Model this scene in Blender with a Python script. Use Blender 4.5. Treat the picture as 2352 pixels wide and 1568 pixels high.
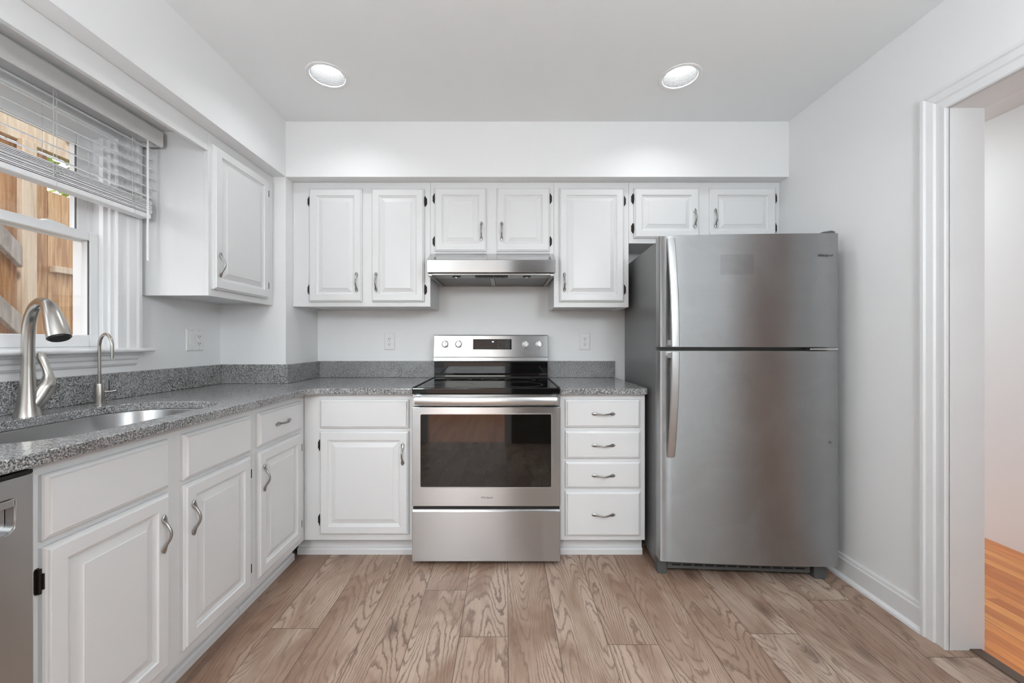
import bpy, bmesh, math, random
from mathutils import Vector, Matrix
from mathutils.geometry import tessellate_polygon

for o in list(bpy.data.objects):
    bpy.data.objects.remove(o)
SC = bpy.context.scene
COL = SC.collection
random.seed(7)

# ------------------------------------------------------------------ camera
H = 1.16
cam_d = bpy.data.cameras.new('camera')
cam = bpy.data.objects.new('camera', cam_d)
COL.objects.link(cam)
cam.location = (0, 0, H)
cam.rotation_euler = (math.pi / 2, 0, 0)
cam_d.sensor_width = 36.0
cam_d.lens = 906 / 2352 * 36.0
cam_d.shift_x = 13 / 2352
cam_d.clip_start = 0.02
SC.camera = cam

# ------------------------------------------------------------------ world, exposure
SC.view_settings.view_transform = 'Standard'
SC.view_settings.look = 'None'
SC.view_settings.gamma = 1.0
SC.view_settings.use_curve_mapping = False
SC.view_settings.exposure = 0.0
FILL_POWER = 35.0  # emission of the added fill globes behind the camera
CAN_POWER = 68.0       # emission of a lit lens in the kitchen
REAR_FILL_POWER = 110.0  # emission of the added dome in the room behind

w = bpy.data.worlds.new('world')
SC.world = w
w.use_nodes = True
wn = w.node_tree.nodes
wl = w.node_tree.links
sky = wn.new('ShaderNodeTexSky')
sky.sky_type = 'NISHITA'
sky.sun_disc = False
sky.sun_elevation = math.radians(48)
sky.sun_rotation = math.radians(200)
hsv = wn.new('ShaderNodeHueSaturation')      # thin cloud: a paler sky
hsv.inputs['Saturation'].default_value = 0.30
wl.new(sky.outputs[0], hsv.inputs['Color'])
wl.new(hsv.outputs[0], wn['Background'].inputs[0])
wn['Background'].inputs[1].default_value = 0.50
sun_d = bpy.data.lights.new('sun', 'SUN')
sun_d.energy = 0.9
sun_d.angle = math.radians(3)
sun = bpy.data.objects.new('sun', sun_d)
COL.objects.link(sun)
sun.location = (3, 0, 8)
sun.rotation_euler = (math.radians(38), math.radians(28), 0)

# ------------------------------------------------------------------ geometry constants
XL, XR = -1.685, 1.665          # left / right kitchen walls
YB, YR = 2.72, -0.43            # back wall, rear wall
ZC, ZS = 2.456, 2.130           # ceiling, soffit underside
XCH, YCH = -1.30, 2.325         # pipe chase / soffit corner
HX = 2.83                       # far wall of the hall
ZT = 0.914                      # worktop height


# ------------------------------------------------------------------ material helpers
def lin(c):
    c /= 255.0
    return c / 12.92 if c <= 0.04045 else ((c + 0.055) / 1.055) ** 2.4


def rgb(r, g, b):
    return (lin(r), lin(g), lin(b), 1)


class NT:
    def __init__(self, name):
        self.m = bpy.data.materials.new(name)
        self.m.use_nodes = True
        self.t = self.m.node_tree
        self.p = self.t.nodes['Principled BSDF']

    def n(self, kind, **kw):
        nd = self.t.nodes.new(kind)
        for k, v in kw.items():
            setattr(nd, k, v)
        return nd

    def l(self, a, b):
        self.t.links.new(a, b)

    def math(self, op, a, b=None, c=None):
        nd = self.n('ShaderNodeMath', operation=op)
        for i, v in enumerate((a, b, c)):
            if v is None:
                continue
            if isinstance(v, (int, float)):
                nd.inputs[i].default_value = v
            else:
                self.l(v, nd.inputs[i])
        return nd.outputs[0]

    def coord(self, out='Object', scale=(1, 1, 1)):
        tc = self.n('ShaderNodeTexCoord')
        mp = self.n('ShaderNodeMapping')
        mp.inputs['Scale'].default_value = scale
        self.l(tc.outputs[out], mp.inputs['Vector'])
        return mp.outputs[0]

    def noise(self, vec, scale, detail=2, rough=0.5, dist=0.0):
        nd = self.n('ShaderNodeTexNoise')
        self.l(vec, nd.inputs['Vector'])
        nd.inputs['Scale'].default_value = scale
        nd.inputs['Detail'].default_value = detail
        nd.inputs['Roughness'].default_value = rough
        nd.inputs['Distortion'].default_value = dist
        return nd.outputs['Fac']

    def ramp(self, fac, stops, interp='LINEAR'):
        nd = self.n('ShaderNodeValToRGB')
        nd.color_ramp.interpolation = interp
        el = nd.color_ramp.elements
        while len(el) < len(stops):
            el.new(0.5)
        for e, (p, c) in zip(el, stops):
            e.position = p
            e.color = c if len(c) == 4 else (*c, 1)
        self.l(fac, nd.inputs[0])
        return nd.outputs[0]

    def mix(self, fac, a, b, mode='MIX'):
        nd = self.n('ShaderNodeMix', data_type='RGBA', blend_type=mode)
        for sock, v in ((nd.inputs[0], fac), (nd.inputs[6], a), (nd.inputs[7], b)):
            if isinstance(v, (int, float)):
                sock.default_value = v
            elif isinstance(v, tuple):
                sock.default_value = v
            else:
                self.l(v, sock)
        return nd.outputs[2]

    def bump(self, height, strength=0.1, dist=0.002):
        nd = self.n('ShaderNodeBump')
        nd.inputs['Strength'].default_value = strength
        nd.inputs['Distance'].default_value = dist
        self.l(height, nd.inputs['Height'])
        self.l(nd.outputs[0], self.p.inputs['Normal'])

    def set(self, **kw):
        for k, v in kw.items():
            s = self.p.inputs[k.replace('_', ' ')]
            if isinstance(v, (int, float, tuple)):
                s.default_value = v
            else:
                self.l(v, s)
        return self


def paint(name, col, rough, bump_scale=220, bump=0.04):
    k = NT(name)
    v = k.coord()
    nz = k.noise(v, bump_scale, 3)
    big = k.noise(v, 2.2, 2)
    d = tuple(c * 0.97 for c in col[:3]) + (1,)
    k.set(Base_Color=k.mix(big, d, col), Roughness=rough)
    k.bump(nz, bump, 0.001)
    return k.m


def plain(name, col, rough=0.5, metal=0.0, spec=0.5):
    k = NT(name)
    v = k.coord()
    nz = k.noise(v, 60, 2)
    c2 = tuple(c * 0.9 for c in col[:3]) + (1,)
    k.set(Base_Color=k.mix(nz, c2, col), Roughness=rough, Metallic=metal)
    k.p.inputs['Specular IOR Level'].default_value = spec
    return k.m


def steel(name, col, rough, aniso=0.75, smudge=0.0, mark=None):
    k = NT(name)
    v = k.coord('Object', (1.5, 1.5, 500))
    nz = k.noise(v, 1.0, 2)
    c2 = tuple(c * 0.93 for c in col[:3]) + (1,)
    base = k.mix(nz, c2, col)
    r = rough
    if smudge:
        v2 = k.coord('Object', (1, 1, 1))
        sm = k.ramp(k.noise(v2, 3.5, 5, 0.6, 1.5), [(0.42, (0, 0, 0)), (0.75, (1, 1, 1))])
        base = k.mix(k.math('MULTIPLY', sm, smudge), base, rgb(205, 206, 206))
        r = k.math('ADD', k.math('MULTIPLY', sm, 0.10), rough)
    if mark:      # clean patch left by a removed sticker
        sx = k.n('ShaderNodeSeparateXYZ')
        k.l(k.coord(), sx.inputs[0])
        f = None
        for sock, a, b in ((sx.outputs[0], mark[0], mark[1]), (sx.outputs[2], mark[2], mark[3])):
            g = k.math('MULTIPLY', k.math('GREATER_THAN', sock, a), k.math('LESS_THAN', sock, b))
            f = g if f is None else k.math('MULTIPLY', f, g)
        base = k.mix(k.math('MULTIPLY', f, 0.22), base, rgb(120, 120, 120))
    k.set(Base_Color=base, Roughness=r, Metallic=1.0, Anisotropic=aniso, Anisotropic_Rotation=0.25)
    tg = k.n('ShaderNodeTangent', direction_type='UV_MAP', uv_map='UVMap')
    k.l(tg.outputs[0], k.p.inputs['Tangent'])
    return k.m


def granite():
    k = NT('granite')
    v = k.coord()
    n1 = k.noise(v, 240, 3, 0.65)
    grain = k.ramp(n1, [(0.34, rgb(34, 34, 36)), (0.44, rgb(96, 96, 96)), (0.54, rgb(158, 158, 158)), (0.66, rgb(218, 217, 215))])
    vo = k.n('ShaderNodeTexVoronoi')
    vo.inputs['Scale'].default_value = 160
    k.l(v, vo.inputs['Vector'])
    spec = k.ramp(vo.outputs['Distance'], [(0.16, (1, 1, 1)), (0.30, (0, 0, 0))])
    c = k.mix(k.math('MULTIPLY', spec, 0.6), grain, rgb(38, 38, 40))
    big = k.noise(k.coord('Object', (1, 1, 1)), 4.5, 4, 0.6, 1.8)
    c = k.mix(k.ramp(big, [(0.40, (0, 0, 0)), (0.72, (0.55, 0.55, 0.55))]), c, rgb(168, 168, 170))
    vein = k.ramp(k.noise(k.coord('Object', (1, 0.35, 1)), 6, 3, 0.5, 2.0), [(0.485, (0, 0, 0)), (0.5, (0.35, 0.35, 0.35)), (0.515, (0, 0, 0))])
    c = k.mix(vein, c, rgb(62, 62, 64))
    warm = k.ramp(k.noise(v, 3.1, 2), [(0.55, (0, 0, 0)), (0.75, (0.25, 0.25, 0.25))])
    c = k.mix(warm, c, rgb(128, 112, 102))
    k.set(Base_Color=c, Roughness=0.16)
    return k.m


def plank_wood():
    """vinyl planks: UV 'plank' holds metres along / across each plank, 'edge' 0..1 over each plank"""
    k = NT('oak_vinyl_planks')
    uv = k.n('ShaderNodeUVMap', uv_map='UVMap')
    ed = k.n('ShaderNodeUVMap', uv_map='edge')
    at = k.n('ShaderNodeAttribute', attribute_name='tone')
    se = k.n('ShaderNodeSeparateXYZ')
    k.l(ed.outputs[0], se.inputs[0])
    su = k.n('ShaderNodeSeparateXYZ')
    k.l(uv.outputs[0], su.inputs[0])
    seed = k.math('MULTIPLY', at.outputs['Fac'], 37.0)
    # cathedral grain: contour lines of a long, softly warped bump
    comb = k.n('ShaderNodeCombineXYZ')
    k.l(k.math('MULTIPLY', su.outputs[0], 6.5), comb.inputs[0])
    k.l(k.math('MULTIPLY', su.outputs[1], 0.95), comb.inputs[1])
    k.l(seed, comb.inputs[2])
    field = k.noise(comb.outputs[0], 1.0, 1.0, 0.35, 0.15)
    comb2 = k.n('ShaderNodeCombineXYZ')
    k.l(k.math('MULTIPLY', su.outputs[0], 60.0), comb2.inputs[0])
    k.l(k.math('MULTIPLY', su.outputs[1], 22.0), comb2.inputs[1])
    k.l(seed, comb2.inputs[2])
    wob = k.noise(comb2.outputs[0], 1.0, 2, 0.5)
    ph = k.math('ADD', k.math('MULTIPLY', field, 32.0), k.math('MULTIPLY', wob, 1.0))
    tri = k.math('FRACT', ph)
    ring = k.ramp(tri, [(0.0, (0.1, 0.1, 0.1)), (0.55, (0.08, 0.08, 0.08)), (0.86, (1, 1, 1)), (1.0, (0.1, 0.1, 0.1))])
    # long fine pores
    comb3 = k.n('ShaderNodeCombineXYZ')
    k.l(k.math('MULTIPLY', su.outputs[0], 420.0), comb3.inputs[0])
    k.l(k.math('MULTIPLY', su.outputs[1], 9.0), comb3.inputs[1])
    k.l(seed, comb3.inputs[2])
    pore = k.noise(comb3.outputs[0], 1.0, 3, 0.6)
    # blotches and knots
    comb4 = k.n('ShaderNodeCombineXYZ')
    k.l(k.math('MULTIPLY', su.outputs[0], 5.0), comb4.inputs[0])
    k.l(k.math('MULTIPLY', su.outputs[1], 2.2), comb4.inputs[1])
    k.l(k.math('ADD', seed, 11.0), comb4.inputs[2])
    blot = k.noise(comb4.outputs[0], 1.0, 3, 0.55, 0.6)
    comb5 = k.n('ShaderNodeCombineXYZ')
    k.l(k.math('MULTIPLY', su.outputs[0], 6.0), comb5.inputs[0])
    k.l(k.math('MULTIPLY', su.outputs[1], 3.0), comb5.inputs[1])
    k.l(seed, comb5.inputs[2])
    vo = k.n('ShaderNodeTexVoronoi')
    vo.inputs['Scale'].default_value = 0.9
    k.l(comb5.outputs[0], vo.inputs['Vector'])
    knot = k.ramp(vo.outputs['Distance'], [(0.05, (1, 1, 1)), (0.2, (0, 0, 0))])
    tone = k.ramp(at.outputs['Fac'], [(0.0, rgb(180, 154, 136)), (0.35, rgb(202, 178, 160)), (0.7, rgb(194, 172, 155)), (1.0, rgb(210, 190, 173))])
    c = k.mix(k.ramp(blot, [(0.36, (0.7, 0.7, 0.7)), (0.58, (0, 0, 0))]), tone, rgb(132, 98, 78))
    gstr = k.ramp(blot, [(0.35, (0.35, 0.35, 0.35)), (0.65, (0.85, 0.85, 0.85))])
    c = k.mix(k.math('MULTIPLY', ring, gstr), c, rgb(100, 74, 61))
    c = k.mix(k.ramp(pore, [(0.48, (0, 0, 0)), (0.72, (0.42, 0.42, 0.42))]), c, rgb(105, 78, 62))
    c = k.mix(k.math('MULTIPLY', knot, 0.65), c, rgb(75, 52, 40))
    # plank joints
    def edge(s, wdt):
        d = k.math('MINIMUM', s, k.math('SUBTRACT', 1.0, s))
        return k.math('LESS_THAN', d, wdt)
    j = k.math('MAXIMUM', edge(se.outputs[0], 0.0075), edge(se.outputs[1], 0.0011))
    c = k.mix(k.math('MULTIPLY', j, 0.75), c, rgb(62, 44, 34))
    k.set(Base_Color=c, Roughness=k.math('ADD', k.math('MULTIPLY', pore, 0.15), 0.36))
    k.bump(k.math('SUBTRACT', k.math('MULTIPLY', pore, -0.4), k.math('MULTIPLY', j, 2.0)), 0.35, 0.001)
    return k.m


def strip_wood():
    k = NT('orange_oak_strips')
    uv = k.n('ShaderNodeUVMap', uv_map='UVMap')
    at = k.n('ShaderNodeAttribute', attribute_name='tone')
    ed = k.n('ShaderNodeUVMap', uv_map='edge')
    se = k.n('ShaderNodeSeparateXYZ')
    k.l(ed.outputs[0], se.inputs[0])
    mp = k.n('ShaderNodeMapping')
    mp.inputs['Scale'].default_value = (90, 4, 1)
    k.l(uv.outputs[0], mp.inputs[0])
    g = k.noise(mp.outputs[0], 1.0, 3, 0.6)
    c = k.ramp(at.outputs['Fac'], [(0.0, rgb(206, 122, 58)), (0.5, rgb(232, 148, 76)), (1.0, rgb(246, 172, 98))])
    c = k.mix(k.ramp(g, [(0.45, (0, 0, 0)), (0.7, (0.5, 0.5, 0.5))]), c, rgb(160, 88, 40))
    d = k.math('MINIMUM', se.outputs[0], k.math('SUBTRACT', 1.0, se.outputs[0]))
    c = k.mix(k.math('MULTIPLY', k.math('LESS_THAN', d, 0.02), 0.5), c, rgb(110, 60, 28))
    k.set(Base_Color=c, Roughness=0.3)
    return k.m


def fence_wood(name, a, b, dk):
    k = NT(name)
    v = k.coord('Object', (14, 14, 1.2))
    g = k.noise(v, 2.4, 4, 0.6, 0.8)
    v2 = k.coord('Object', (60, 60, 2.5))
    f = k.noise(v2, 1.0, 3, 0.6)
    oi = k.n('ShaderNodeObjectInfo')
    c = k.mix(oi.outputs['Random'], a, b)
    c = k.mix(k.ramp(g, [(0.42, (0, 0, 0)), (0.62, (0.75, 0.75, 0.75))]), c, dk)
    c = k.mix(k.ramp(f, [(0.45, (0, 0, 0)), (0.7, (0.4, 0.4, 0.4))]), c, dk)
    vo = k.n('ShaderNodeTexVoronoi')
    vo.inputs['Scale'].default_value = 3.2
    k.l(k.coord('Object', (1.6, 1.6, 1)), vo.inputs['Vector'])
    c = k.mix(k.ramp(vo.outputs['Distance'], [(0.05, (0.8, 0.8, 0.8)), (0.12, (0, 0, 0))]), c, rgb(95, 62, 40))
    k.set(Base_Color=c, Roughness=0.75)
    return k.m


def emit(name, col, strength):
    k = NT(name)
    k.set(Base_Color=(0.8, 0.8, 0.8, 1), Emission_Color=col, Emission_Strength=strength)
    return k.m


M = {}
M['wall'] = paint('wall_paint', (0.885, 0.887, 0.89, 1), 0.55)
M['ceiling'] = paint('ceiling_paint', (0.915, 0.93, 0.935, 1), 0.8, 160, 0.06)
M['trim'] = paint('trim_paint', (0.84, 0.84, 0.845, 1), 0.32, 90, 0.03)
M['cab'] = paint('cabinet_paint', (0.775, 0.776, 0.779, 1), 0.33, 120, 0.05)
M['granite'] = granite()
M['floor'] = plank_wood()
M['strip'] = strip_wood()
M['steel'] = steel('brushed_stainless', (0.56, 0.565, 0.57, 1), 0.28, 0.92)
M['steel_fridge'] = steel('smudged_stainless', (0.42, 0.425, 0.43, 1), 0.40, 0.95, 0.30, (0.284, 0.440, 1.482, 1.580))
M['steel_light'] = steel('satin_handle_steel', (0.62, 0.62, 0.62, 1), 0.32, 0.5)
M['steel_hood'] = steel('hood_stainless', (0.62, 0.62, 0.62, 1), 0.16, 0.6)
M['steel_sink'] = steel('sink_stainless', (0.42, 0.42, 0.42, 1), 0.30, 0.5)
M['nickel'] = plain('brushed_nickel', (0.52, 0.50, 0.47, 1), 0.26, 1.0)
M['pull'] = plain('satin_nickel_pull', (0.42, 0.41, 0.40, 1), 0.30, 1.0)
M['bronze'] = plain('dark_bronze', (0.035, 0.028, 0.024, 1), 0.45, 0.6)
M['fridge_side'] = paint('grey_textured_enamel', (0.17, 0.17, 0.172, 1), 0.36, 400, 0.06)
M['grey_plastic'] = plain('grey_plastic', (0.10, 0.105, 0.107, 1), 0.5)
M['black_glass'] = plain('black_ceramic_glass', (0.006, 0.006, 0.006, 1), 0.05, 0.0, 0.7)
M['oven_glass'] = plain('dark_oven_glass', (0.008, 0.007, 0.006, 1), 0.03, 0.0, 0.75)
M['black'] = plain('black_plastic', (0.012, 0.012, 0.012, 1), 0.4)
M['gasket'] = plain('dark_gasket', (0.02, 0.02, 0.02, 1), 0.7)
M['white_plastic'] = plain('white_plastic', (0.90, 0.90, 0.89, 1), 0.35)
M['baffle'] = plain('baffle_darkened', (0.05, 0.05, 0.05, 1), 0.8, 0.0, 0.2)  # white baffle coloured near-black to hold back the lens glow
M['slot'] = plain('outlet_slot', (0.03, 0.03, 0.03, 1), 0.6)
M['blind'] = plain('white_blind_slat', (0.90, 0.90, 0.91, 1), 0.35)
M['blind_val'] = plain('grey_white_valance', (0.74, 0.74, 0.73, 1), 0.5)
M['cord'] = plain('white_cord', (0.62, 0.62, 0.60, 1), 0.8)
M['filter'] = plain('hood_filter_mesh', (0.20, 0.195, 0.19, 1), 0.45, 0.8)
M['hood_under'] = plain('hood_underside_steel', (0.33, 0.33, 0.325, 1), 0.35, 0.9)
M['ink'] = plain('badge_ink', (0.05, 0.05, 0.05, 1), 0.4)
M['lens'] = emit('lit_lens', (0.95, 0.985, 1.0, 1), CAN_POWER)
M['globe_bright'] = emit('fill_globe_bright', (0.90, 0.965, 1.0, 1), FILL_POWER * 1.5)  # stronger of the two added fill globes
M['globe'] = emit('fill_globe', (0.90, 0.965, 1.0, 1), FILL_POWER)  # weaker added fill globe
M['hall_fill'] = emit('hall_fill_lens', (0.93, 0.98, 1.0, 1), 48.0)  # added fill light in the hall, out of view
M['rear_fill'] = emit('rear_fill_lens', (0.93, 0.98, 1.0, 1), REAR_FILL_POWER)  # added fill light behind the camera, out of view
M['digits'] = emit('clock_digits', (0.5, 0.8, 1, 1), 1.6)
M['fence'] = fence_wood('cedar_boards', rgb(220, 180, 134), rgb(202, 154, 108), rgb(158, 108, 66))
M['fence_pale'] = fence_wood('pale_lumber', rgb(226, 208, 184), rgb(214, 194, 168), rgb(190, 160, 126))
M['fence_grey'] = fence_wood('weathered_lumber', rgb(176, 166, 156), rgb(190, 178, 166), rgb(134, 124, 116))
M['leaf'] = plain('leaf_green', rgb(150, 168, 60), 0.6)
M['bark'] = plain('bark', rgb(90, 70, 52), 0.9)
M['grass'] = plain('grass_ground', rgb(96, 112, 60), 0.95)
M['reflection_dark'] = plain('dark_reflection_door', rgb(46, 34, 30), 0.4)  # for the added door that darkens reflections


def glass_mat():
    k = NT('window_glass')
    k.set(Base_Color=(1, 1, 1, 1), Roughness=0.0)
    k.p.inputs['Transmission Weight'].default_value = 1.0
    k.p.inputs['IOR'].default_value = 1.0001
    tr = k.n('ShaderNodeBsdfTransparent')
    gl = k.n('ShaderNodeBsdfGlossy')
    gl.inputs['Roughness'].default_value = 0.02
    mx = k.n('ShaderNodeMixShader')
    mx.inputs[0].default_value = 0.06
    k.l(tr.outputs[0], mx.inputs[1])
    k.l(gl.outputs[0], mx.inputs[2])
    k.l(mx.outputs[0], k.t.nodes['Material Output'].inputs[0])
    return k.m


M['glass'] = glass_mat()


# ------------------------------------------------------------------ mesh helpers
def box(bm, x0, x1, y0, y1, z0, z1):
    if x0 > x1: x0, x1 = x1, x0
    if y0 > y1: y0, y1 = y1, y0
    if z0 > z1: z0, z1 = z1, z0
    v = [bm.verts.new(p) for p in ((x0, y0, z0), (x1, y0, z0), (x1, y1, z0), (x0, y1, z0),
                                   (x0, y0, z1), (x1, y0, z1), (x1, y1, z1), (x0, y1, z1))]
    for f in ((0, 3, 2, 1), (4, 5, 6, 7), (0, 1, 5, 4), (1, 2, 6, 5), (2, 3, 7, 6), (3, 0, 4, 7)):
        bm.faces.new([v[i] for i in f])


def prism(bm, prof, a0, a1, axis):
    """closed 2D profile swept along an axis; prof in the two other axes (order x,y,z)"""
    def p(u, v, a):
        return {'x': (a, u, v), 'y': (u, a, v), 'z': (u, v, a)}[axis]
    A = [bm.verts.new(p(u, v, a0)) for u, v in prof]
    B = [bm.verts.new(p(u, v, a1)) for u, v in prof]
    n = len(prof)
    for i in range(n):
        bm.faces.new((A[i], A[(i + 1) % n], B[(i + 1) % n], B[i]))
    bm.faces.new(A[::-1])
    bm.faces.new(B)


def sweep(bm, pts, rx, ry=None, side=None, segs=12, caps=True):
    pts = [Vector(p) for p in pts]
    n = len(pts)
    if not hasattr(rx, '__len__'): rx = [rx] * n
    if ry is None: ry = rx
    if not hasattr(ry, '__len__'): ry = [ry] * n
    tang = []
    for i in range(n):
        a = pts[max(0, i - 1)]; b = pts[min(n - 1, i + 1)]
        tang.append((b - a).normalized())
    s = Vector(side) if side else (Vector((1, 0, 0)) if abs(tang[0].x) < 0.9 else Vector((0, 1, 0)))
    rings = []
    for i in range(n):
        t = tang[i]
        s = (s - t * s.dot(t)).normalized()
        nn = t.cross(s)
        rings.append([bm.verts.new(pts[i] + s * (math.cos(a) * rx[i]) + nn * (math.sin(a) * ry[i]))
                      for a in [2 * math.pi * k / segs for k in range(segs)]])
    for i in range(n - 1):
        for k in range(segs):
            bm.faces.new((rings[i][k], rings[i][(k + 1) % segs], rings[i + 1][(k + 1) % segs], rings[i + 1][k]))
    if caps:
        bm.faces.new(rings[0][::-1])
        bm.faces.new(rings[-1])


def poly_slab(bm, outer, holes, z0, z1):
    """flat slab of any outline with holes"""
    loops = [outer] + list(holes)
    vs = [Vector((x, y, 0)) for lp in loops for x, y in lp]
    tris = tessellate_polygon([[Vector((x, y, 0)) for x, y in lp] for lp in loops])
    lo = [bm.verts.new((v.x, v.y, z0)) for v in vs]
    hi = [bm.verts.new((v.x, v.y, z1)) for v in vs]
    for t in tris:
        a, b, c = (vs[i] for i in t)
        t = t if (b - a).cross(c - a).z > 0 else t[::-1]
        bm.faces.new([hi[i] for i in t])
        bm.faces.new([lo[i] for i in t[::-1]])
    k = 0
    for lp in loops:
        m = len(lp)
        for i in range(m):
            a, b = k + i, k + (i + 1) % m
            bm.faces.new((lo[a], lo[b], hi[b], hi[a]))
        k += m


def loft_rects(bm, w, h, loops, x0=0.0, z0=0.0):
    """nested rectangles (inset, y) of a w x h panel; first and last are filled"""
    rings = []
    for ins, y in loops:
        rings.append([bm.verts.new(p) for p in ((x0 + ins, y, z0 + ins), (x0 + w - ins, y, z0 + ins),
                                                (x0 + w - ins, y, z0 + h - ins), (x0 + ins, y, z0 + h - ins))])
    for a, b in zip(rings, rings[1:]):
        for i in range(4):
            j = (i + 1) % 4
            bm.faces.new((a[i], a[j], b[j], b[i]))
    bm.faces.new(rings[0][::-1])
    bm.faces.new(rings[-1])


def lathe(bm, prof, segs=32, c=(0, 0, 0), axis='z', cap=True):
    rings = []
    for r, h in prof:
        ring = []
        for k in range(segs):
            a = 2 * math.pi * k / segs
            u, v = r * math.cos(a), r * math.sin(a)
            p = {'z': (u, v, h), 'y': (u, h, v), 'x': (h, u, v)}[axis]
            ring.append(bm.verts.new((p[0] + c[0], p[1] + c[1], p[2] + c[2])))
        rings.append(ring)
    for a, b in zip(rings, rings[1:]):
        for k in range(segs):
            bm.faces.new((a[k], a[(k + 1) % segs], b[(k + 1) % segs], b[k]))
    if cap:
        bm.faces.new(rings[0][::-1])
        bm.faces.new(rings[-1])


def finish(bm, name, mat, parent=None, bevel=0.0, segs=2, smooth=False, recalc=True):
    if recalc:
        bmesh.ops.recalc_face_normals(bm, faces=bm.faces)
    uv = bm.loops.layers.uv.get('UVMap')
    if uv is None:
        uv = bm.loops.layers.uv.new('UVMap')
        for f in bm.faces:
            n = f.normal
            for lp in f.loops:
                p = lp.vert.co
                if abs(n.z) > 0.75:
                    lp[uv].uv = (p.x, p.y)
                elif abs(n.x) > 0.75:
                    lp[uv].uv = (p.y, p.z)
                else:
                    lp[uv].uv = (p.x, p.z)
    me = bpy.data.meshes.new(name)
    bm.to_mesh(me)
    bm.free()
    me.materials.append(M[mat] if isinstance(mat, str) else mat)
    if smooth:
        for p in me.polygons:
            p.use_smooth = True
    o = bpy.data.objects.new(name, me)
    COL.objects.link(o)
    if parent:
        o.parent = parent
    if bevel:
        b = o.modifiers.new('bevel', 'BEVEL')
        b.width = bevel
        b.segments = segs
        b.limit_method = 'ANGLE'
        b.angle_limit = math.radians(40)
        b.harden_normals = False
    if smooth == 'auto':
        for p in me.polygons:
            p.use_smooth = True
        try:
            me.set_sharp_from_angle(angle=math.radians(35))
        except Exception:
            pass
    return o


def boxes(name, mat, parent, lst, bevel=0.0, segs=2):
    bm = bmesh.new()
    for b in lst:
        box(bm, *b)
    return finish(bm, name, mat, parent, bevel, segs)


def tag(o, label, cat, group=None):
    o['label'] = label
    o['category'] = cat
    if group:
        o['group'] = group
    return o


def thing(name, label, cat, loc=(0, 0, 0), rz=0.0, group=None):
    o = bpy.data.objects.new(name, None)
    o.empty_display_size = 0.1
    COL.objects.link(o)
    o.location = loc
    o.rotation_euler = (0, 0, rz)
    return tag(o, label, cat, group)


def struct(o):
    o['kind'] = 'structure'
    return o


def lettering(text, size, mat, parent, loc, rot=(math.pi / 2, 0, 0), depth=0.0004, name='lettering', shear=0.0):
    cu = bpy.data.curves.new('lettering_curve', 'FONT')
    cu.body = text
    cu.size = size
    cu.extrude = depth
    cu.shear = shear
    cu.align_x = 'CENTER'
    cu.align_y = 'CENTER'
    tmp = bpy.data.objects.new('lettering_tmp', cu)
    COL.objects.link(tmp)
    bpy.context.view_layer.update()
    dg = bpy.context.evaluated_depsgraph_get()
    me = bpy.data.meshes.new_from_object(tmp.evaluated_get(dg))
    bpy.data.objects.remove(tmp)
    me.name = name
    me.materials.clear()
    me.materials.append(M[mat])
    o = bpy.data.objects.new(name, me)
    COL.objects.link(o)
    o.parent = parent
    o.location = loc
    o.rotation_euler = rot
    return o


# ------------------------------------------------------------------ planked floors
def planks(name, x0, x1, y0, y1, wdt, x_ref, length, joints, mat, z=0.0, tones=None):
    bm = bmesh.new()
    uv = bm.loops.layers.uv.new('UVMap')
    ed = bm.loops.layers.uv.new('edge')
    tn = bm.faces.layers.float.new('tone')
    rnd = random.Random(11)
    k0 = math.floor((x0 - x_ref) / wdt)
    k1 = math.ceil((x1 - x_ref) / wdt)
    for k in range(k0, k1):
        a, b = max(x0, x_ref + k * wdt), min(x1, x_ref + (k + 1) * wdt)
        if b - a < 1e-4:
            continue
        j = joints.get(k, None) if joints else None
        if j is None:
            j = rnd.uniform(0, length)
        s = j - math.ceil((j - y0) / length) * length
        while s < y1:
            e = s + length
            ya, yb = max(s, y0), min(e, y1)
            if yb - ya > 1e-4:
                vs = [bm.verts.new((x, y, z)) for x, y in ((a, ya), (b, ya), (b, yb), (a, yb))]
                f = bm.faces.new(vs)
                f[tn] = rnd.random()
                ou, ov = rnd.uniform(0, 50), rnd.uniform(0, 50)
                for lp in f.loops:
                    x, y = lp.vert.co.x, lp.vert.co.y
                    lp[uv].uv = (x - a + ou, y - ya + ov)
                    lp[ed].uv = ((x - (x_ref + k * wdt)) / wdt, (y - s) / length)
            s = e
    return struct(finish(bm, name, mat, recalc=False))


JO = {-1: 1.55, -2: 1.84, 2: 1.51, 5: 1.566, 7: 1.77, -5: 1.595, 0: 1.05, 1: 1.10, 3: 0.98, 4: 1.02, 6: 1.06, -3: 1.0, -4: 1.08, 8: 1.45}
planks('floor', XL - 0.02, XR + 0.105, YR - 0.06, YB + 0.02, 0.192, 0.007, 1.22, JO, 'floor')
planks('floor.001', XR + 0.105, HX + 0.05, -1.0, 4.2, 0.057, 0.0, 0.9, None, 'strip')
planks('floor.002', -2.6, XR + 0.105, -3.6, YR - 0.06, 0.057, 0.0, 0.9, None, 'strip')
# dark reducer strip between the two floors in the doorway
struct(boxes('trim_1', plain('dark_reducer', rgb(92, 74, 62), 0.45), None, [(XR + 0.075, XR + 0.12, 0.55, 1.505, 0.0, 0.006)], 0.002))

# ------------------------------------------------------------------ room shell
WT = 0.12
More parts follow.
